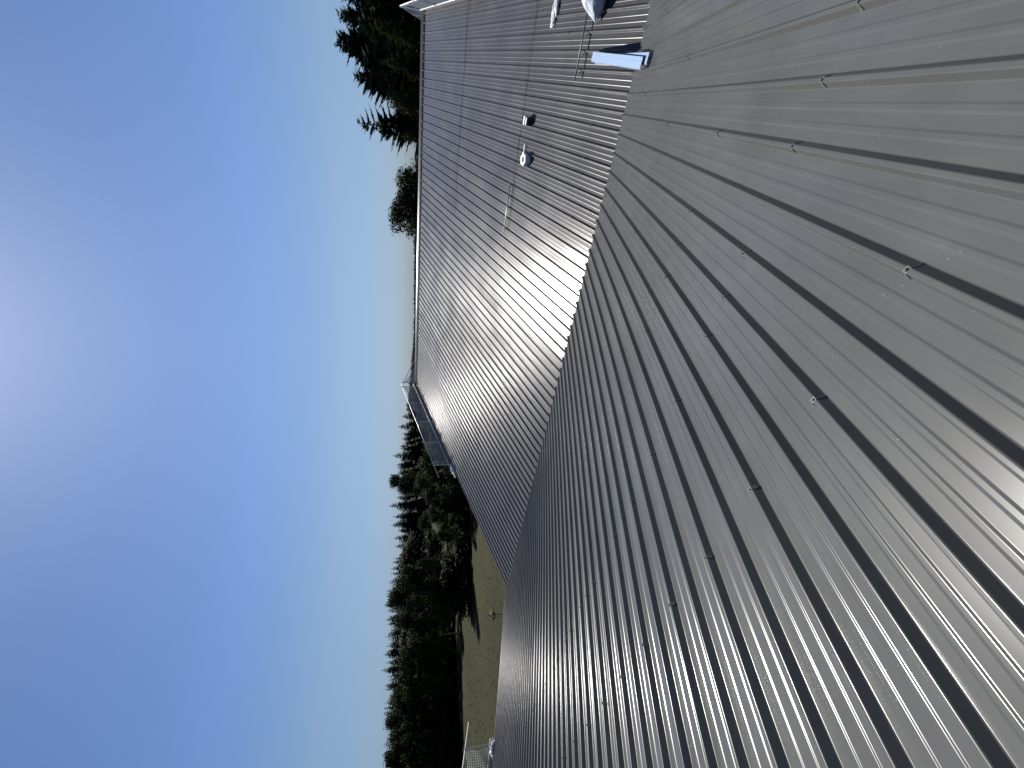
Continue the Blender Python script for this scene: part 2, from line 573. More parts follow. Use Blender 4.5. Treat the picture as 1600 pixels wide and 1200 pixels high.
# ridge caps: folded plate with a rounded apex lying on the ribs
def ridge_cap(yr, zr, ta, tb, xa, xb, root, wid=0.17, piece=3.0):
    x = xa
    k = 0
    while x < xb - 0.01:
        xe = min(x + piece, xb)
        prof = []
        lift = 0.0505 + 0.0015 * (k % 2)
        up_ = wid * 0.13                   # wings a little steeper than the roof
        for i in range(7):
            a = -1 + 2 * i / 6
            prof.append((a * 0.035, lift + up_ + 0.010 * (1 - a * a)))
        prof = [(-wid, lift - 0.014), (-wid + 0.004, lift)] + prof + [(wid - 0.004, lift), (wid, lift - 0.014)]
        b = MB()
        row = lambda xx: [(xx, yr + q[0], zr + q[1] - abs(q[0]) * (ta if q[0] < 0 else tb)) for q in prof]
        n_ = len(prof)
        b.add(row(x - 0.02) + row(xe), [(i, n_ + i, n_ + i + 1, i + 1) for i in range(n_ - 1)])
        part('ridge_cap', b.mesh('ridge_cap', M_CAP, True), root)
        x = xe; k += 1


ridge_cap(Y_RIDGE, ZR_F, TF, TF, XF0 - 0.05, XE + 0.05, barn_far, 0.34)
ridge_cap(Y_NR, ZR_N, TN, TN, XN0 - 0.05, XE + 0.05, barn_near)

# valley gutter between the barns
b = MB()
gz = Z_F(Y_VAL)
gp = [(Y_EAVE - 0.26, gz - 0.02), (Y_EAVE - 0.24, gz - 0.22), (Y_VAL + 0.20, gz - 0.22), (Y_VAL + 0.22, gz - 0.02)]
b.add([(XN0, q[0], q[1]) for q in gp] + [(XE, q[0], q[1]) for q in gp], [(0, 1, 5, 4), (1, 2, 6, 5), (2, 3, 7, 6)])
gut = b.build('valley_gutter', M_GUT)
tag(gut, 'dark steel gutter in the valley between the two roofs', 'gutter')


# fixing clips on the ribs
def clip_mesh():
    b = MB()
    L = 0.017
    prof = [(-0.036, 0.0135), (-0.0300, 0.021), (-0.0145, 0.0510), (0.0145, 0.0510), (0.0290, 0.023), (0.034, 0.014)]
    for k in range(len(prof) - 1):
        (x0, z0), (x1, z1) = prof[k], prof[k + 1]
        wd = L * (0.55 if k == len(prof) - 2 else 1)
        d = Vector((x1 - x0, 0, z1 - z0)).normalized(); nn = Vector((-d.z, 0, d.x)) * 0.0022
        vs = []
        for yy in (-wd, wd):
            vs += [(x0, yy, z0), (x1, yy, z1), (x1 + nn.x, yy, z1 + nn.z), (x0 + nn.x, yy, z0 + nn.z)]
        b.add(vs, [(0, 1, 2, 3), (7, 6, 5, 4), (0, 4, 5, 1), (1, 5, 6, 2), (2, 6, 7, 3), (3, 7, 4, 0)])
    for r, z0, z1, mi in ((0.011, 0.0532, 0.0558, 1), (0.0065, 0.0558, 0.063, 0)):
        n_ = 8 if mi else 6
        ring = [(r * math.cos(2 * math.pi * i / n_), r * math.sin(2 * math.pi * i / n_)) for i in range(n_)]
        b.add([(q[0], q[1], z0) for q in ring] + [(q[0], q[1], z1) for q in ring],
              [(i, (i + 1) % n_, n_ + (i + 1) % n_, n_ + i) for i in range(n_)] + [tuple(range(n_, 2 * n_))], mi)
    return b.mesh('fixing_clip', [M_CLIP, M_SCREW])


CLIP = clip_mesh()
rows_n = [(0.7192, 2, 1), (1.4696, 1, 0), (2.2551, 1, 0), (3.3057, 2, 0), (4.4197, 3, 1), (5.37, 3, 0)]
ncl = 0
for ri, (t, step, off) in enumerate(rows_n):
    for i in range(-8, 54):
        if (i + off) % step: continue
        if ri == 1 and (i in (1, 5, 7, 9) or (i > 16 and i % 3 == 0)): continue
        if ri == 2 and rng.random() < 0.25: continue
        if ri == 3 and rng.random() < 0.12: continue
        x = RIB_N - PITCH_RIB * i
        if x > XE - 0.1: continue
        y = tilt_y(t, -1 - math.tan(NS + TILT) * t) + rng.uniform(-0.012, 0.012)
        o = link('fixing_clip', CLIP, barn_near)
        o.location = Vector((x, y, Z_N(y))) - barn_near.location
        o.scale = (0.92, 0.72, 0.92)
        o.rotation_euler = (-NS, 0, rng.uniform(-0.12, 0.12))
        ncl += 1
b = MB()
for t in (6.3, 7.3, 8.5, 9.7, 10.9, 12.1, 13.3):
    for i in range(-6, 53):
        if rng.random() < 0.55: continue
        x = RIB_F - PITCH_RIB * i
        if x > XE - 0.1: continue
        y = t * K + rng.uniform(-0.03, 0.03)
        Mr = Matrix.Rotation(FS, 3, 'X')
        b.box((x, y, Z_F(y) + 0.054), (0.038, 0.034, 0.012), 0, Mr)
        b.box((x, y, Z_F(y) + 0.063), (0.014, 0.014, 0.010), 0, Mr)
part('fixing_clips', b.mesh('fixing_clips', [M_BLACK]), barn_far, 'stuff')


# ------------------------------------------------------------------ points on the roofs
def on_far(x, y, up=0.0):
    d = pix_dir(x, y)
    k = (-KF + SX * XP + up) / (d.z - TF * d.y + SX * d.x)
    return EYE + d * k


def on_near(x, y, up=0.0):
    d = pix_dir(x, y)
    k = (-KN + up) / (d.z + TN * d.y)
    return EYE + d * k


MFAR = Matrix.Rotation(FS, 3, 'X')       # local frame of the far slope
MNEAR = Matrix.Rotation(-NS, 3, 'X')


# ------------------------------------------------------------------ edge protection with nets
def guard_rail(label, x, ys, zf, sgn, tail=0.6, rail_h=1.0, sag=0.16, arms=True):
    """posts clamped to the verge, tube rail parallel to the rake, net laced below it; sgn: outward direction"""
    root = empty('guard_rail', (x, ys[0], zf(ys[0])))
    tag(root, label, 'guard rail', 'edge protection rails with nets')
    L = root.location.copy()
    xo = x + sgn * 0.12
    P = lambda y, h, dx=0.0: Vector((xo + dx, y, zf(y) + h)) - L
    y0, y1 = ys[0], ys[-1]
    d = 1 if y1 > y0 else -1
    for y in ys:
        b = MB()
        b.tube([P(y, -0.35), P(y, rail_h + 0.05)], 0.024, 6)
        b.box(P(y, -0.05), (0.07, 0.07, 0.12))
        b.build('post', M_GALV, root)
        b = MB()
        b.tube([P(y, rail_h - 0.05, 0.0), P(y, rail_h + 0.03, 0.0)], 0.038, 6)
        b.build('coupler', M_GALV, root)
        if arms:
            b = MB()
            b.tube([P(y, 0.075), P(y, 0.075, -sgn * 0.75)], 0.013, 5)
            b.box(P(y, 0.06, -sgn * 0.72), (0.05, 0.12, 0.05))
            b.build('clamp_arm', M_DARKPIPE, root)
    ya, yb = y0 - d * tail, y1 + d * 0.35
    b = MB(); b.tube([P(ya, rail_h), P(yb, rail_h)], 0.026, 8); b.build('top_rail', M_GALV, root, smooth=True)
    b = MB(); b.tube([P(y0 - d * 0.15, 0.16, -sgn * 0.0), P(yb, 0.16)], 0.020, 6); b.build('lower_rail', M_GALV, root, smooth=True)
    b = MB()
    ca = math.hypot(1, zf(y1) / max(1e-6, 1) * 0 + (zf(y1) - zf(y0)) / (y1 - y0))
    mid = (y0 + y1) / 2
    sl = (zf(y1) - zf(y0)) / (y1 - y0)
    Mr = Matrix.Rotation(math.atan(sl), 3, 'X')
    b.box(P(mid, 0.04), (0.03, abs(y1 - y0) * math.hypot(1, sl), 0.15), 0, Mr)
    b.build('toe_board', M_WALL, root)
    # net
    b = MB()
    nb = len(ys) - 1
    cell = 0.07

    def top(y):
        for k in range(nb):
            a, c = ys[k], ys[k + 1]
            if min(a, c) <= y <= max(a, c):
                t = (y - a) / (c - a)
                return rail_h - 0.03 - sag * math.sin(math.pi * t) ** 0.8 * (0.7 + 0.3 * math.sin(a * 7))
        return rail_h
    n_ = int(abs(y1 - y0) / cell)
    rows = 13

    def netp(i, j):
        t = i / n_
        pull = 0.10 * (1 - math.exp(-min(t, 1 - t) * 18)) * math.sin(math.pi * j / rows)
        y = y0 + (y1 - y0) * t
        if t < 0.5: y -= d * (0.09 * math.sin(math.pi * j / rows) * -math.exp(-t * 14))
        h = 0.1 + (top(y0 + (y1 - y0) * t) - 0.1) * j / rows
        dx = sgn * (0.05 * math.sin(math.pi * j / rows) + 0.012 * math.sin(i * 0.7 + j))
        return P(y, h, dx)
    r = 0.0095
    for i in range(n_ + 1):
        b.tube([netp(i, j) for j in range(0, rows + 1)], r, 3, cap=False)
    for j in range(rows + 1):
        b.tube([netp(i, j) for i in range(n_ + 1)], r if j not in (0, rows) else 0.008, 3, cap=False)
    o = b.build('net', M_NET, root); o['kind'] = 'stuff'
    return root


ye = on_far(706, 716).y
yf = [ye + (Y_RIDGE - 0.15 - ye) * i / 4 for i in range(5)]
ZL = lambda y: ZFX(XF0, y)
guard_rail('white tube guard rail with grey safety net along the left rake of the farther roof', XF0 - 0.06, yf, ZL, -1, tail=0.95, rail_h=1.0)
yn = [on_near(768, 1173).y, on_near(768, 1173).y - 2.4, on_near(768, 1173).y - 4.8, on_near(768, 1173).y - 7.2]
guard_rail('white tube guard rail with sagging net on the left rake of the nearer roof', XN0 - 0.06, yn, Z_N, -1, tail=0.7, rail_h=1.0, arms=False)
guard_rail('white tube guard rail running down the right rake of the farther roof', XE - 0.22, [Y_RIDGE - 0.05, Y_RIDGE - 2.4, Y_RIDGE - 4.8, Y_RIDGE - 7.2], Z_F, 1, tail=0.1, rail_h=1.0, arms=False)
ZFB = lambda y: ZR_F - TF * (y - Y_RIDGE)
guard_rail('netted guard rail behind the ridge at the right end of the farther roof', XE - 0.22, [Y_RIDGE + 0.15, Y_RIDGE + 2.1, Y_RIDGE + 4.0], ZFB, 1, tail=0.05, rail_h=1.0, sag=0.3, arms=False)
guard_rail('thin guard rail beyond the ridge at the left end of the farther roof', XF0 - 0.06, [Y_RIDGE + 0.35, Y_RIDGE + 3.6, Y_RIDGE + 6.6], lambda y: ZFB(y) + SX * (XP - XF0), -1, tail=0.1, rail_h=1.0, sag=0.45, arms=False)


# ------------------------------------------------------------------ loose things on the roofs
def crumple(name, size, seed, mat, sub=4, amp=0.35, freq=3.0, pinch=None):
    bm = bmesh.new()
    bmesh.ops.create_icosphere(bm, subdivisions=sub, radius=1.0)
    for v in bm.verts:
        q = v.co.copy()
        nz = mnoise.noise(q * freq + Vector((seed, 0, 0))) + 0.5 * abs(mnoise.noise(q * freq * 2.3 + Vector((0, seed, 0))))
        q = q * (1 + amp * nz)
        if pinch: q = pinch(q)
        q.z = max(q.z, -0.75)
        v.co = Vector((q.x * size[0], q.y * size[1], (q.z + 0.75) * size[2]))
    me = bpy.data.meshes.new(name)
    bm.to_mesh(me); bm.free()
    me.materials.append(mat)
    return me


def place(o, pos, M):
    o.location = pos
    o.rotation_euler = M.to_euler()
    return o


# snow guard pipes on brackets
def snow_guard(label, xa, ya, xb, yb, mat, elev, nbr_to):
    a, c = on_far(xa, ya, 0.10), on_far(xb, yb, 0.10)
    root = empty('snow_guard', (a + c) / 2 - Vector((0, 0, 0.1)))
    tag(root, label, 'snow guard', 'snow guard pipes on the farther roof')
    L = root.location.copy()
    yy = (a.y + c.y) / 2
    Z = Z_F(yy)
    xlo, xhi = min(a.x, c.x), max(a.x, c.x)
    if nbr_to is not None: xhi = nbr_to
    up = Vector((0, -math.sin(FS), math.cos(FS)))
    base = lambda x: Vector((x, yy, Z + SX * (XP - x)))
    b = MB(); b.tube([base(xlo) + up * elev - L, base(xhi) + up * elev - L], 0.015, 8); b.build('pipe', mat, root, smooth=True)
    i = math.ceil((RIB_F - xhi) / PITCH_RIB)
    while True:
        x = RIB_F - PITCH_RIB * i
        if x < xlo: break
        b = MB()
        b.box(base(x) + up * (0.048 + (elev - 0.048) / 2) - L, (0.006, 0.03, elev - 0.048), 0, MFAR)
        b.box(base(x) + up * 0.052 - L + Vector((0, -0.04, -0.04 * TF)), (0.028, 0.12, 0.008), 0, MFAR)
        b.build('bracket', M_DARKPIPE, root)  # dark colour stands in for the ladder-like shadow of pipe and brackets
        i += 1
    return root


snow_guard('dark snow guard pipe on brackets beside the silver sack, near the valley', 898, 126, 921, 0, M_DARKPIPE, 0.11, XE - 0.15)
snow_guard('pale short snow guard pipe in the middle of the farther roof', 798, 285, 786, 363, M_PIPE, 0.10, None)


# silver sack with a tied neck pointing left
def neck(q):
    if q.x < -0.1:
        t = min(1.0, (-0.1 - q.x) / 1.0)
        f = 1 - t ** 2.6 if t < 0.72 else max(0.04, 0.575 * (1 - ((t - 0.72) / 0.26)) ** 0.8 if t < 0.98 else 0.04)
        q = Vector((q.x * 1.25, q.y * f, (q.z + 0.75) * f - 0.75))
    return q


pos = on_far(943, -4, 0.0)
me = crumple('sack', (0.42, 0.33, 0.27), 4.2, M_SACK, 5, 0.16, 2.6, neck)
me.polygons.foreach_set('use_smooth', [True] * len(me.polygons))
sack = link('sack', me)
place(sack, pos + Vector((0.12, 0, 0.02)), MFAR @ Matrix.Rotation(R(2), 3, 'Z'))
tag(sack, 'silver white plastic sack with a pinched neck lying by the dark pipe', 'sack')
# crumpled film
p0 = on_far(869, 18, 0.0)
me = crumple('plastic_wrap', (0.26, 0.10, 0.045), 1.7, M_FILM, 4, 0.55, 2.6)
wrap = link('plastic_wrap', me)
place(wrap, p0, MFAR @ Matrix.Rotation(R(-8), 3, 'Z'))
tag(wrap, 'crumpled strip of pale plastic wrap on the farther roof above the sack', 'plastic wrap', 'scraps of plastic wrap')
for (xx, yy, up_, lab, rot, fn, sz, zf, MM) in (
        (711, 726, 0.02, 'bunched clear plastic wrap at the lower end of the far roof net', 80, on_far, (0.30, 0.08, 0.07), Z_F, MFAR),
        (773, 1168, 0.02, 'bunched bluish plastic wrap at the foot of the near left net', 80, on_near, (0.16, 0.06, 0.06), Z_N, MNEAR)):
    q = fn(xx, yy, 0.02)
    me = crumple('plastic_wrap', sz, 3.3 + yy * 0.01, M_FILM, 5, 1.1, 4.2)
    o = link('plastic_wrap', me)
    q.x = XF0 - 0.02
    q.z = zf(q.y) + 0.05 + (SX * (XP - XF0) if zf is Z_F else 0)
    place(o, q, MM @ Matrix.Rotation(R(rot), 3, 'Z'))
    tag(o, lab, 'plastic wrap', 'scraps of plastic wrap')


# pale blue folded trays, one lying across the other over the valley
def tray(label, A, B, wid, hgt, roll, rib=0.004):
    """channel open below: top with two folds, turned down edges"""
    d = (B - A); Lh = d.length
    root = empty('flashing_tray', (A + B) / 2)
    tag(root, label, 'metal tray', 'pale blue metal trays over the valley')
    yax = d.normalized()
    zax = Vector((0, 0, 1)); xax = yax.cross(zax).normalized(); zax = xax.cross(yax)
    Mx = Matrix((xax, yax, zax)).transposed()
    root.rotation_euler = (Mx @ Matrix.Rotation(roll, 3, 'Y')).to_euler()
    w2 = wid / 2
    t = 0.0016
    def strip(prof, name):
        b = MB()
        k = len(prof)
        vs = []
        for yy in (-Lh / 2, Lh / 2):
            vs += [(q[0], yy, q[1]) for q in prof] + [(q[0], yy, q[1] - t) for q in prof]
        fs = []
        for i in range(k - 1):
            fs += [(i, i + 1, 2 * k + i + 1, 2 * k + i), (k + i + 1, k + i, 3 * k + i, 3 * k + i + 1),
                   (i, k + i, k + i + 1, i + 1), (2 * k + i + 1, 3 * k + i + 1, 3 * k + i, 2 * k + i)]
        b.add(vs, fs)
        b.build(name, M_TRAY, root)
    strip([(-w2, 0), (-w2 * 0.62, 0), (-w2 * 0.60, -rib), (-w2 * 0.32, -rib), (-w2 * 0.30, 0), (w2 * 0.66, 0), (w2 * 0.70, -rib), (w2, -rib)], 'top_plate')
    strip([(-w2 - 0.002, 0.0), (-w2 - 0.010, -hgt)], 'side_flange')
    strip([(w2 + 0.010, -hgt), (w2 + 0.002, -rib)], 'side_flange')
    return root


A = on_far(925, 88.5, 0.135)
B = on_near(1002, 98.5, 0.142)
A2 = on_far(931, 92.5, 0.078)
B2 = on_near(1012, 91.0, 0.076)
tray('lower pale blue metal tray across the valley, mostly under the other one', A2, B2, 0.155, 0.028, R(0))
tray('upper pale blue metal tray lying skewed on top of another tray', A, B, 0.165, 0.050, R(0))

# black box with a white lid
q = on_far(829, 190)
root = empty('box', q)
root.rotation_euler = (MFAR @ Matrix.Rotation(R(-6), 3, 'Z')).to_euler()
tag(root, 'small black box with a white slotted lid standing mid roof', 'box')
b = MB(); b.box((0, 0, 0.08), (0.19, 0.19, 0.16)); b.build('body', M_BLACK, root)
b = MB(); b.box((0, 0.065, 0.172), (0.20, 0.07, 0.02)); b.box((0, -0.045, 0.167), (0.17, 0.06, 0.012)); b.build('lid', M_WHITE, root)
# roll of tape lying flat
q = on_far(825, 250)
bm = MB()
n_ = 6
ring = lambda r, z: [(r * math.cos(2 * math.pi * i / n_ + 0.3), r * math.sin(2 * math.pi * i / n_ + 0.3), z) for i in range(n_)]
bm.add(ring(0.17, 0.0) + ring(0.17, 0.17) + ring(0.09, 0.17) + ring(0.09, 0.03),
       [(k * n_ + i, k * n_ + (i + 1) % n_, (k + 1) * n_ + (i + 1) % n_, (k + 1) * n_ + i) for k in range(3) for i in range(n_)] + [tuple(3 * n_ + i for i in range(n_))])
rollo = bm.build('white_block', M_WHITE)
place(rollo, q, MFAR)
tag(rollo, 'small white six sided hollow block casting a black shadow mid roof', 'block')
q = on_far(821, 234)
bm = MB(); bm.box((0, 0, 0.045), (0.25, 0.03, 0.015)); bm.box((-0.1, 0, 0.05), (0.06, 0.09, 0.03))
off = bm.build('white_bracket', M_WHITE)
place(off, q, MFAR @ Matrix.Rotation(R(5), 3, 'Z'))
tag(off, 'thin white offcut strip lying across a rib beside the hollow block', 'offcut')


# ------------------------------------------------------------------ trees
def rdir(r):
    z = r.uniform(-1, 1); a = r.uniform(0, 2 * math.pi); s = math.sqrt(1 - z * z)
    return Vector((s * math.cos(a), s * math.sin(a), z))


def leafquads(centres, sizes, dirs, r):
    """many small leaf-sized quads as one mesh, built with numpy"""
    C = np.array(centres); S = np.array(sizes)[:, None]; D = np.array(dirs)
    n_ = len(C)
    T = r.normal(size=(n_, 3)); T -= (T * D).sum(1, keepdims=True) * D; T /= np.linalg.norm(T, axis=1, keepdims=True)
    B = np.cross(D, T)
    V = np.stack([C - T * S, C - B * S * 0.62, C + T * S, C + B * S * 0.62], 1).reshape(-1, 3)
    F_ = np.arange(n_ * 4).reshape(-1, 4)
    return V, F_


def np_mesh(name, V, F_, mat):
    me = bpy.data.meshes.new(name)
    me.vertices.add(len(V)); me.vertices.foreach_set('co', np.asarray(V, 'f').ravel())
    k = F_.shape[1]
    me.loops.add(F_.size); me.loops.foreach_set('vertex_index', F_.ravel().astype('i'))
    me.polygons.add(len(F_)); me.polygons.foreach_set('loop_start', np.arange(0, F_.size, k, dtype='i'))
    me.update(calc_edges=True)
    me.materials.append(mat)
    return me


def broadleaf(seed, nclump=46, per=240, leaf=0.030):
    """unit tree: height 1, crown about 0.9 wide; irregular clumps of leaves"""
    r = random.Random(seed); nr = np.random.default_rng(seed)
    C, S, D = [], [], []
    limbs = MB()
    limbs.tube([(0, 0, 0), (0.01, 0.0, 0.2), (0.0, 0.015, 0.45), (0.02, 0.0, 0.75)], [0.030, 0.022, 0.016, 0.006], 7)
    for k in range(nclump):
        h = r.uniform(0.10, 0.93) ** 0.9
        wmax = 0.43 * math.sin(math.pi * min(1, (h + 0.06) / 1.05) ** 0.85) ** 0.7
        a = r.uniform(0, 2 * math.pi); q = wmax * math.sqrt(r.uniform(0.12, 1.0))
        c = Vector((q * math.cos(a), q * math.sin(a), h))
        rad = r.uniform(0.07, 0.135)
        if k % 3 == 0: limbs.tube([(0, 0, max(0.1, h - 0.25)), c * 0.55 + Vector((0, 0, h * 0.38)), c], [0.010, 0.007, 0.002], 4, cap=False)
        for _ in range(per):
            d = rdir(r)
            rr = rad * (r.uniform(0.55, 1.10) if r.random() < 0.9 else r.uniform(1.05, 1.3))
            pnt = c + Vector((d.x * rr * 1.15, d.y * rr * 1.15, d.z * rr * 0.8))
            if pnt.z < 0.01: continue
            C.append(pnt); S.append(leaf * r.uniform(0.5, 1.2) * 0.62)
            D.append((d + rdir(r) * 0.9 + Vector((0, 0, 0.4))).normalized())
    V, F_ = leafquads(C, S, D, nr)
    return limbs.mesh('trunk', M_BARK), np_mesh('crown', V, F_, M_LEAF)


def conifer(seed, whorls=26, per=9, wid=0.17, detail=1, mat=None, droop=0.35, gap=0.0, ex=0.82, rise=0.0):
    """unit fir: height 1; whorls of drooping boughs made of needle sprays"""
    r = random.Random(seed)
    V, F_ = [], []
    tr = MB(); tr.tube([(0, 0, 0), (0, 0, 0.6), (0, 0, 0.995)], [0.016, 0.008, 0.0012], 6)

    def quad(a, b_, c, d):
        k = len(V); V.extend([a, b_, c, d]); F_.append((k, k + 1, k + 2, k + 3))
    for wv in range(whorls):
        t = wv / (whorls - 1)
        z = 0.03 + 0.955 * t ** 0.95
        ln = wid * ((1 - z) ** ex * 1.1 + 0.02)
        if gap and r.random() < gap: ln *= 0.55
        nb = max(4, int(per * (1 - 0.45 * t)))
        for k in range(nb):
            a = 2 * math.pi * (k + r.random()) / nb
            l = ln * r.uniform(0.55, 1.15)
            dr = droop * (1 - 0.6 * t) * r.uniform(0.6, 1.3)
            u = Vector((math.cos(a), math.sin(a), 0)); s = Vector((-math.sin(a), math.cos(a), 0))
            z0 = z + r.uniform(-0.012, 0.012)
            pth = lambda q: Vector((0, 0, z0)) + u * l * q + Vector((0, 0, (-dr * q * q + 0.30 * dr * q ** 4 + (0.22 * t + rise) * q) * l))
            if detail == 0:
                w_ = l * r.uniform(0.30, 0.45)
                hang = w_ * r.uniform(0.5, 1.0)
                for (qa, qb, wa, wb) in ((0.0, 0.5, 0.6, 1.0), (0.5, 1.0, 1.0, 0.12)):
                    pa, pb = pth(qa), pth(qb)
                    quad(pa + s * w_ * wa - Vector((0, 0, hang * wa)), pa, pb, pb + s * w_ * wb - Vector((0, 0, hang * wb)))
                    quad(pa, pa - s * w_ * wa - Vector((0, 0, hang * wa)), pb - s * w_ * wb - Vector((0, 0, hang * wb)), pb)
            else:
                ns = max(6, int(l / 0.0058))
                for i in range(ns):
                    q = (i + 0.6) / ns
                    c = pth(q); fw = (pth(min(1.0, q + 0.05)) - pth(q - 0.05)).normalized()
                    sl_ = l * (0.36 * (1 - q) + 0.07) * r.uniform(0.5, 1.3)
                    for sg in (-1, 1):
                        e = (s * sg + fw * r.uniform(0.4, 0.9) + Vector((0, 0, -0.75 * r.random() * droop * 2))).normalized()
                        tip = c + e * sl_
                        wd = fw * sl_ * 0.15 + Vector((0, 0, sl_ * 0.12))
                        mid = c + e * sl_ * 0.5
                        quad(c, mid - wd - Vector((0, 0, sl_ * 0.12)), tip, mid + wd)
    return tr.mesh('trunk', M_BARK), np_mesh('crown', np.array([tuple(v) for v in V]), np.array(F_), mat or M_NEEDLE)


BROAD = [broadleaf(s) for s in (11, 12, 13, 14)]
BROADN = [broadleaf(21, 70, 420, 0.022)]
CON = [conifer(s, 30, 11, 0.17, 0, ex=0.68) for s in (31, 32, 33)]
FIR = [conifer(41, 54, 17, 0.24, 1, ex=0.52, droop=0.16, rise=0.25), conifer(42, 54, 18, 0.24, 1, ex=0.45, droop=0.16, rise=0.22), conifer(43, 34, 10, 0.22, 1, gap=0.15, ex=0.5, droop=0.18, rise=0.2)]
CEDAR = [conifer(51, 40, 13, 0.32, 1, M_NEEDLE2, 0.75, ex=0.55)]


def horiz(y, x=640):
    d = pix_dir(x, y); return Vector((d.x, d.y, 0)).normalized()


def tree(name, proto, y, xtop, dist, wpx, label, cat, group):
    """stands at the given distance in the direction of photo row y; its tip reaches photo column xtop"""
    d = pix_dir(xtop, y)
    hz = math.hypot(d.x, d.y)
    h = H + dist * d.z / hz
    dirn = Vector((d.x, d.y, 0)) / hz
    base = Vector((0, 0, 0)) + dirn * dist
    # width in photo pixels to metres
    e = pix_dir(xtop, y + wpx)
    ang = math.acos(max(-1, min(1, dirn.dot(Vector((e.x, e.y, 0)).normalized()))))
    wid = dist * math.tan(ang)
    base.z = -0.25
    root = empty(name, base, rng.uniform(0, 6.28))
    tag(root, label, cat, group)
    tk, cr = proto[0], proto[1]
    if 'bw' not in cr:
        q = np.empty(len(cr.vertices) * 3); cr.vertices.foreach_get('co', q)
        cr['bw'] = 2.0 * float(np.percentile(np.abs(q[0::3]), 94.0 if name in ('broadleaf_tree', 'bush') else 98.0))
    bw = cr['bw']
    sx = wid / bw
    for nm, me in (('trunk', tk), ('crown', cr)):
        o = link(nm, me, root)
        o.scale = (sx, sx, h + 0.25)
    return root


def lerp(tab, y):
    for (a, va), (b_, vb) in zip(tab, tab[1:]):
        if a <= y <= b_: return va + (vb - va) * (y - a) / (b_ - a)
    return tab[0][1] if y < tab[0][0] else tab[-1][1]


def mass(name, plants, mat, label, cat_kind='stuff'):
    """many plants nobody could pick apart, joined into one mesh; plants: (crown mesh, photo row, photo column of the tip, distance, width m)"""
    Vs, Fs, off_ = [], [], 0
    for cr, yy, top, dist, wid in plants:
        d = pix_dir(top, yy); hz = math.hypot(d.x, d.y)
        hgt = H + dist * d.z / hz
        vv = np.empty(len(cr.vertices) * 3); cr.vertices.foreach_get('co', vv); vv = vv.reshape(-1, 3)
        ff = np.empty(len(cr.loops), 'i'); cr.loops.foreach_get('vertex_index', ff)
        wd = wid / 0.62; a_ = rng.uniform(0, 6.28)
        x_, y_ = vv[:, 0] * wd, vv[:, 1] * wd
        Vs.append(np.stack([x_ * math.cos(a_) - y_ * math.sin(a_) + d.x / hz * dist, x_ * math.sin(a_) + y_ * math.cos(a_) + d.y / hz * dist, vv[:, 2] * hgt], 1))
        Fs.append(ff.reshape(-1, 4) + off_); off_ += len(vv)
    o = link(name, np_mesh(name, np.concatenate(Vs), np.concatenate(Fs), mat))
    tag(o, label, kind=cat_kind)
    return o


THICKET = broadleaf(71, 26, 70, 0.055)


skyline = [(540, 650), (590, 645), (610, 638), (650, 630), (690, 622), (720, 617), (800, 614), (850, 620), (885, 612), (920, 604), (1000, 601), (1100, 600), (1250, 596)]
y = 566.0
k = 0
ZONES = [(640, 'young far fir tip near the upper end of the netted rail'), (722, 'far forest fir seen above the net on the farther roof'),
         (778, 'far forest fir beside the tall dark broadleaf tree'), (846, 'far forest fir above the low green broadleaf trees'),
         (880, 'far forest fir above the sunny gap of meadow'), (960, 'far forest fir behind the first tall trees left of the gap'), (2000, 'far forest fir behind the tall meadow trees')]


def fir_label(yy):
    for lim, lab in ZONES:
        if yy < lim: return lab


fir_zones = {}
while y < 905:
    yy = y + rng.uniform(-3, 3)
    top = lerp(skyline, yy) + rng.choice((-5, 0, 2, 5, 8)) + rng.uniform(-3, 3)
    o = tree('fir_tree', CON[k % 3], yy, top, 300 + rng.uniform(-14, 14), rng.uniform(17, 26), fir_label(yy), 'fir tree', 'firs of the far forest edge')
    fir_zones.setdefault(fir_label(yy), []).append((top - lerp(skyline, yy), o))
    y += rng.uniform(6.0, 9.5); k += 1
for lab, l_ in fir_zones.items():
    l_.sort(key=lambda q: q[0])
    for i_, word in ((0, 'tallest'), (1, 'second tallest'), (-1, 'lowest')):
        if len(l_) > 3: l_[i_][1]['label'] = word + ' ' + lab
# the wood behind that front rank reads as one mass
Vs, Fs, offv = [], [], 0
y = 556.0
while y < 1270:
    for dist in ((322, 345, 370) if y < 905 else (300, 312, 335)):
        yy = y + rng.uniform(-5, 5)
        top = lerp(skyline, yy) + (rng.uniform(3, 14) if y < 905 else rng.uniform(-3, 12))
        d = pix_dir(top, yy); hz = math.hypot(d.x, d.y)
        hgt = H + dist * d.z / hz
        cr = CON[rng.randrange(3)][1]
        vv = np.empty(len(cr.vertices) * 3); cr.vertices.foreach_get('co', vv); vv = vv.reshape(-1, 3)
        ff = np.empty(len(cr.loops), 'i'); cr.loops.foreach_get('vertex_index', ff)
        wd = rng.uniform(9, 13) / 0.36; a = rng.uniform(0, 6.28)
        x_, y_ = vv[:, 0] * wd, vv[:, 1] * wd
        Vs.append(np.stack([x_ * math.cos(a) - y_ * math.sin(a) + d.x / hz * dist, x_ * math.sin(a) + y_ * math.cos(a) + d.y / hz * dist, vv[:, 2] * hgt], 1))
        Fs.append(ff.reshape(-1, 4) + offv); offv += len(vv)
    y += rng.uniform(7, 11)
forest = link('far_forest', np_mesh('far_forest', np.concatenate(Vs), np.concatenate(Fs), M_NEEDLE))
tag(forest, 'dense fir forest behind the front rank of far firs', 'forest', kind='stuff')

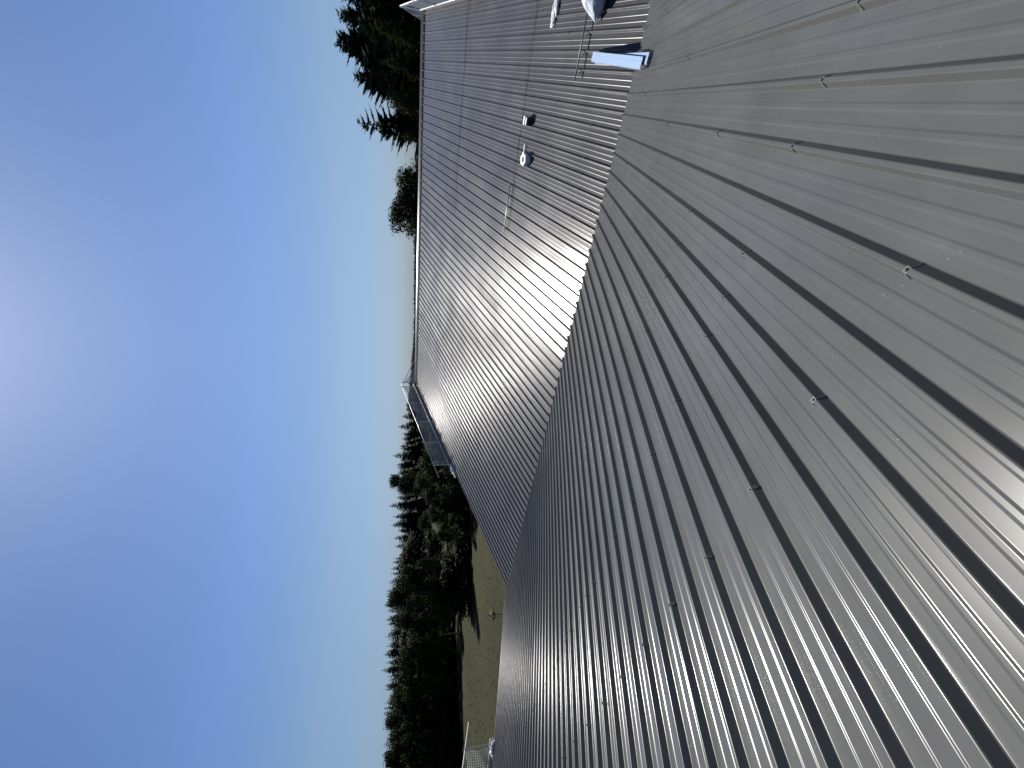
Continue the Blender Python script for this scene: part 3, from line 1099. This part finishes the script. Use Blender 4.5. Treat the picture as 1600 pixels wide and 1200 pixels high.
LB = 'broadleaf tree with olive sunlit crown along the meadow edge'
broad_list = [
    (752, 609, 150, 40, 'tall dark broadleaf tree rising above the firs behind the net'),
    (703, 662, 74, 44, 'low green broadleaf tree just beyond the end of the netted rail'),
    (728, 654, 72, 52, 'bushy olive tree below the tall dark broadleaf tree'), (752, 648, 78, 50, 'dense olive tree in front of the tall dark broadleaf tree'),
    (778, 664, 70, 50, 'low wide olive tree in the middle of the group behind the far rake'), (802, 668, 72, 46, 'low olive tree whose foot meets the shaded meadow'),
    (816, 652, 86, 40, 'rounded broadleaf tree right of the gap in the trees'),
    (838, 682, 72, 22, 'small round tree at the right edge of the gap'),
    (890, 654, 84, 36, 'rounded broadleaf tree left of the gap in the trees'), (905, 622, 82, 54, 'mid height tree beside the rounded one at the gap'),
    (932, 605, 80, 60, 'tall full broadleaf tree with ragged crown above the thin pole'),
    (968, 622, 104, 60, 'broad tree with long shadow on the meadow above the thin pole'),
    (1000, 640, 108, 62, 'lower olive tree between two taller ones with pointed firs behind'), (1030, 622, 112, 66, 'dark full tree under the pair of pointed firs'),
    (1065, 620, 114, 66, 'broad tree in the middle of the left tree row'), (1096, 612, 116, 64, 'tall tree left of the broad middle one'),
    (1125, 603, 120, 60, 'tallest ragged tree above the netted rail of the nearer roof'), (1160, 608, 116, 66, 'full dark tree behind the tip of the near rail'),
    (1190, 599, 116, 66, 'leftmost full tree at the edge of the picture'), (1228, 602, 114, 66, 'tree cut by the left edge of the picture')]
for i, (yy, top, dist, wpx, lab) in enumerate(broad_list):
    tree('broadleaf_tree', BROAD[i % 4], yy, top, dist, wpx, lab, 'tree', 'broadleaf trees along the meadow')
for yy, top, dist, lab in ((946, 599, 134, 'pointed fir behind the tall ragged tree above the thin pole'), (968, 603, 138, 'blunt fir next to the tall ragged tree'), (990, 607, 134, 'slim fir above the lower olive tree'),
                           (1010, 603, 138, 'wide fir above the lower olive tree'), (1048, 595, 134, 'tallest pointed fir of the left tree row'), (1072, 600, 138, 'second pointed fir left of the tallest one'),
                           (1090, 606, 140, 'small fir tip between tall broadleaf crowns')):
    tree('fir_tree', CON[int(yy) % 3], yy, top, dist, rng.uniform(32, 42), lab, 'fir tree', 'firs among the meadow trees')
mass('backing_wood', [(BROAD[(i + 2) % 4][1], yy + rng.uniform(-5, 5), 628 + rng.uniform(-8, 14), 128 + rng.uniform(-4, 6), 13.0) for i, yy in enumerate(range(872, 1240, 24))],
     M_SHADE, 'dark wood filling the space behind the left row of meadow trees')
# undergrowth in front of the trunks
ug = []
for i, yy in enumerate(list(range(690, 866, 11)) + list(range(870, 1240, 11))):
    right = yy < 866
    ug.append((THICKET[1], yy + rng.uniform(-4, 4), (704 if right else 690) + rng.uniform(-6, 5), (77 if right else 79 if yy < 945 else 119) + rng.uniform(-2, 4), rng.uniform(4.5, 7.0) * (1 if right or yy < 945 else 1.4)))
mass('undergrowth', ug, M_SHADE, 'dark undergrowth below the meadow trees')
for i, (yy, top, dist, wpx) in enumerate(((612, 655, 150, 30), (632, 657, 140, 30), (650, 662, 125, 34), (668, 668, 110, 34), (684, 672, 95, 36), (640, 668, 100, 30), (622, 662, 110, 26), (660, 678, 90, 30))):
    tree('bush', BROAD[i % 4], yy, top, dist, wpx, 'dark bush seen through the net on the farther roof', 'bush', 'bushes behind the net')
tree('bush', BROADN[0], 793, 734, 62, 17, 'small pale green bush in the shade close to the far rake', 'bush', None)

right_list = [
    ('fir_tree', FIR[0], 22, 527, 40, 130, 'tall fir with ragged tip at the right end of the skyline'),
    ('fir_tree', FIR[1], -12, 536, 38, 130, 'tall fir cut by the right end of the picture'),
    ('fir_tree', FIR[1], 66, 526, 44, 150, 'tallest dense dark fir behind the farther ridge'),
    ('fir_tree', FIR[0], 120, 553, 46, 130, 'middle sized fir left of the tallest fir'),
    ('fir_tree', FIR[2], 191, 557, 48, 120, 'thin gappy fir standing alone against the sky'),
    ('fir_tree', FIR[1], 95, 566, 41, 140, 'dark fir filling the gap below taller firs'),
    ('fir_tree', FIR[1], 40, 560, 37, 140, 'dark fir half hidden behind the yellowish conifer'),
    ('cedar_tree', CEDAR[0], 40, 576, 34, 105, 'yellowish green drooping conifer in front of the dark firs'),
    ('cedar_tree', CEDAR[0], 95, 594, 35, 100, 'lower yellowish green conifer close to the ridge'),
    ('broadleaf_tree', BROADN[0], 145, 606, 44, 80, 'low dark broadleaf tree at the foot of the firs'),
    ('broadleaf_tree', BROADN[0], 180, 616, 47, 60, 'dark leafy tree below the gappy fir'),
    ('broadleaf_tree', BROADN[0], 207, 630, 46, 44, 'small leafy tree peeping over the ridge beside the gappy fir'),
    ('broadleaf_tree', BROADN[0], 295, 620, 62, 104, 'round leafy tree standing alone beyond the ridge'),
    ('broadleaf_tree', BROADN[0], 336, 609, 64, 108, 'taller leafy tree of the lone pair beyond the ridge'),
]
for nm, pr, yy, top, dist, wpx, lab in right_list:
    tree(nm, pr, yy, top, dist, wpx, lab, 'tree', None)

# the distant wood on the horizon reads as one mass
far_tops = [(225, 648.5), (300, 647.5), (360, 646), (450, 645.5), (520, 645), (560, 642), (600, 639), (640, 634)]
plants = []
y = 222.0
while y < 640:
    t_ = lerp(far_tops, y)
    if rng.random() < 0.6:
        plants.append((CON[rng.randrange(3)][1], y, t_ + rng.choice((-1.3, 0.0, 0.6, 1.0)) + rng.uniform(-0.5, 0.5), rng.uniform(560, 680), rng.uniform(15, 24)))
    plants.append((THICKET[1], y + rng.uniform(-2, 2), t_ + rng.uniform(0.8, 2.2), rng.uniform(600, 700), rng.uniform(11, 17)))
    y += rng.uniform(1.6, 2.6)
mass('distant_woods', plants, M_NEEDLE, 'far off wood along the horizon above the ridge')

# ------------------------------------------------------------------ meadow details
def on_ground(x, y):
    d = pix_dir(x, y); return EYE + d * (-H / d.z)


q = on_ground(786, 959)
root = empty('perch_pole', (q.x, q.y, 0))
tag(root, 'thin pole with a dark bushy clump halfway up in the meadow', 'pole')
dist = math.hypot(q.x, q.y)
dtop = pix_dir(761, 959.5); ztop = H + dist * dtop.z / math.hypot(dtop.x, dtop.y)
dcl = pix_dir(770.5, 959); zcl = H + dist * dcl.z / math.hypot(dcl.x, dcl.y)
b = MB(); b.tube([(0, 0, -0.2), (0, 0, ztop)], 0.035, 6); b.build('pole', M_POLE, root)
me = crumple('clump', (0.50, 0.50, 0.26), 8.8, M_BARK, 3, 0.5, 2.5)
o = link('clump', me, root); o.location = (0, 0, zcl - 0.15)

# grass tufts scattered over the meadow
nr = np.random.default_rng(5)
V, F_ = [], []
for _ in range(900):
    xx = rng.uniform(706, 800); yy = rng.uniform(770, 1215)
    q = on_ground(xx, yy)
    hgt = rng.uniform(0.0, 0.07) * (1.6 if rng.random() < 0.06 else 1)
    for _b in range(3):
        a = rng.uniform(0, 6.28); dx, dy = math.cos(a) * 0.07, math.sin(a) * 0.07
        ox, oy = rng.uniform(-0.12, 0.12), rng.uniform(-0.12, 0.12)
        k = len(V)
        V += [(q.x + ox - dx, q.y + oy - dy, -0.3), (q.x + ox + dx, q.y + oy + dy, -0.3), (q.x + ox + dy * 0.6, q.y + oy - dx * 0.6, 0.1 + hgt)]
        F_.append((k, k + 1, k + 2))
M_TUFT = leaf_mat('dry grass', (0.022, 0.023, 0.008), (0.036, 0.034, 0.014), 0.45)
tufts = link('grass_tufts', np_mesh('grass_tufts', np.array(V), np.array(F_), M_TUFT))
tag(tufts, 'rough grass tufts standing in the meadow', 'grass', kind='stuff')
print('clips', ncl, 'objects', len(bpy.data.objects))
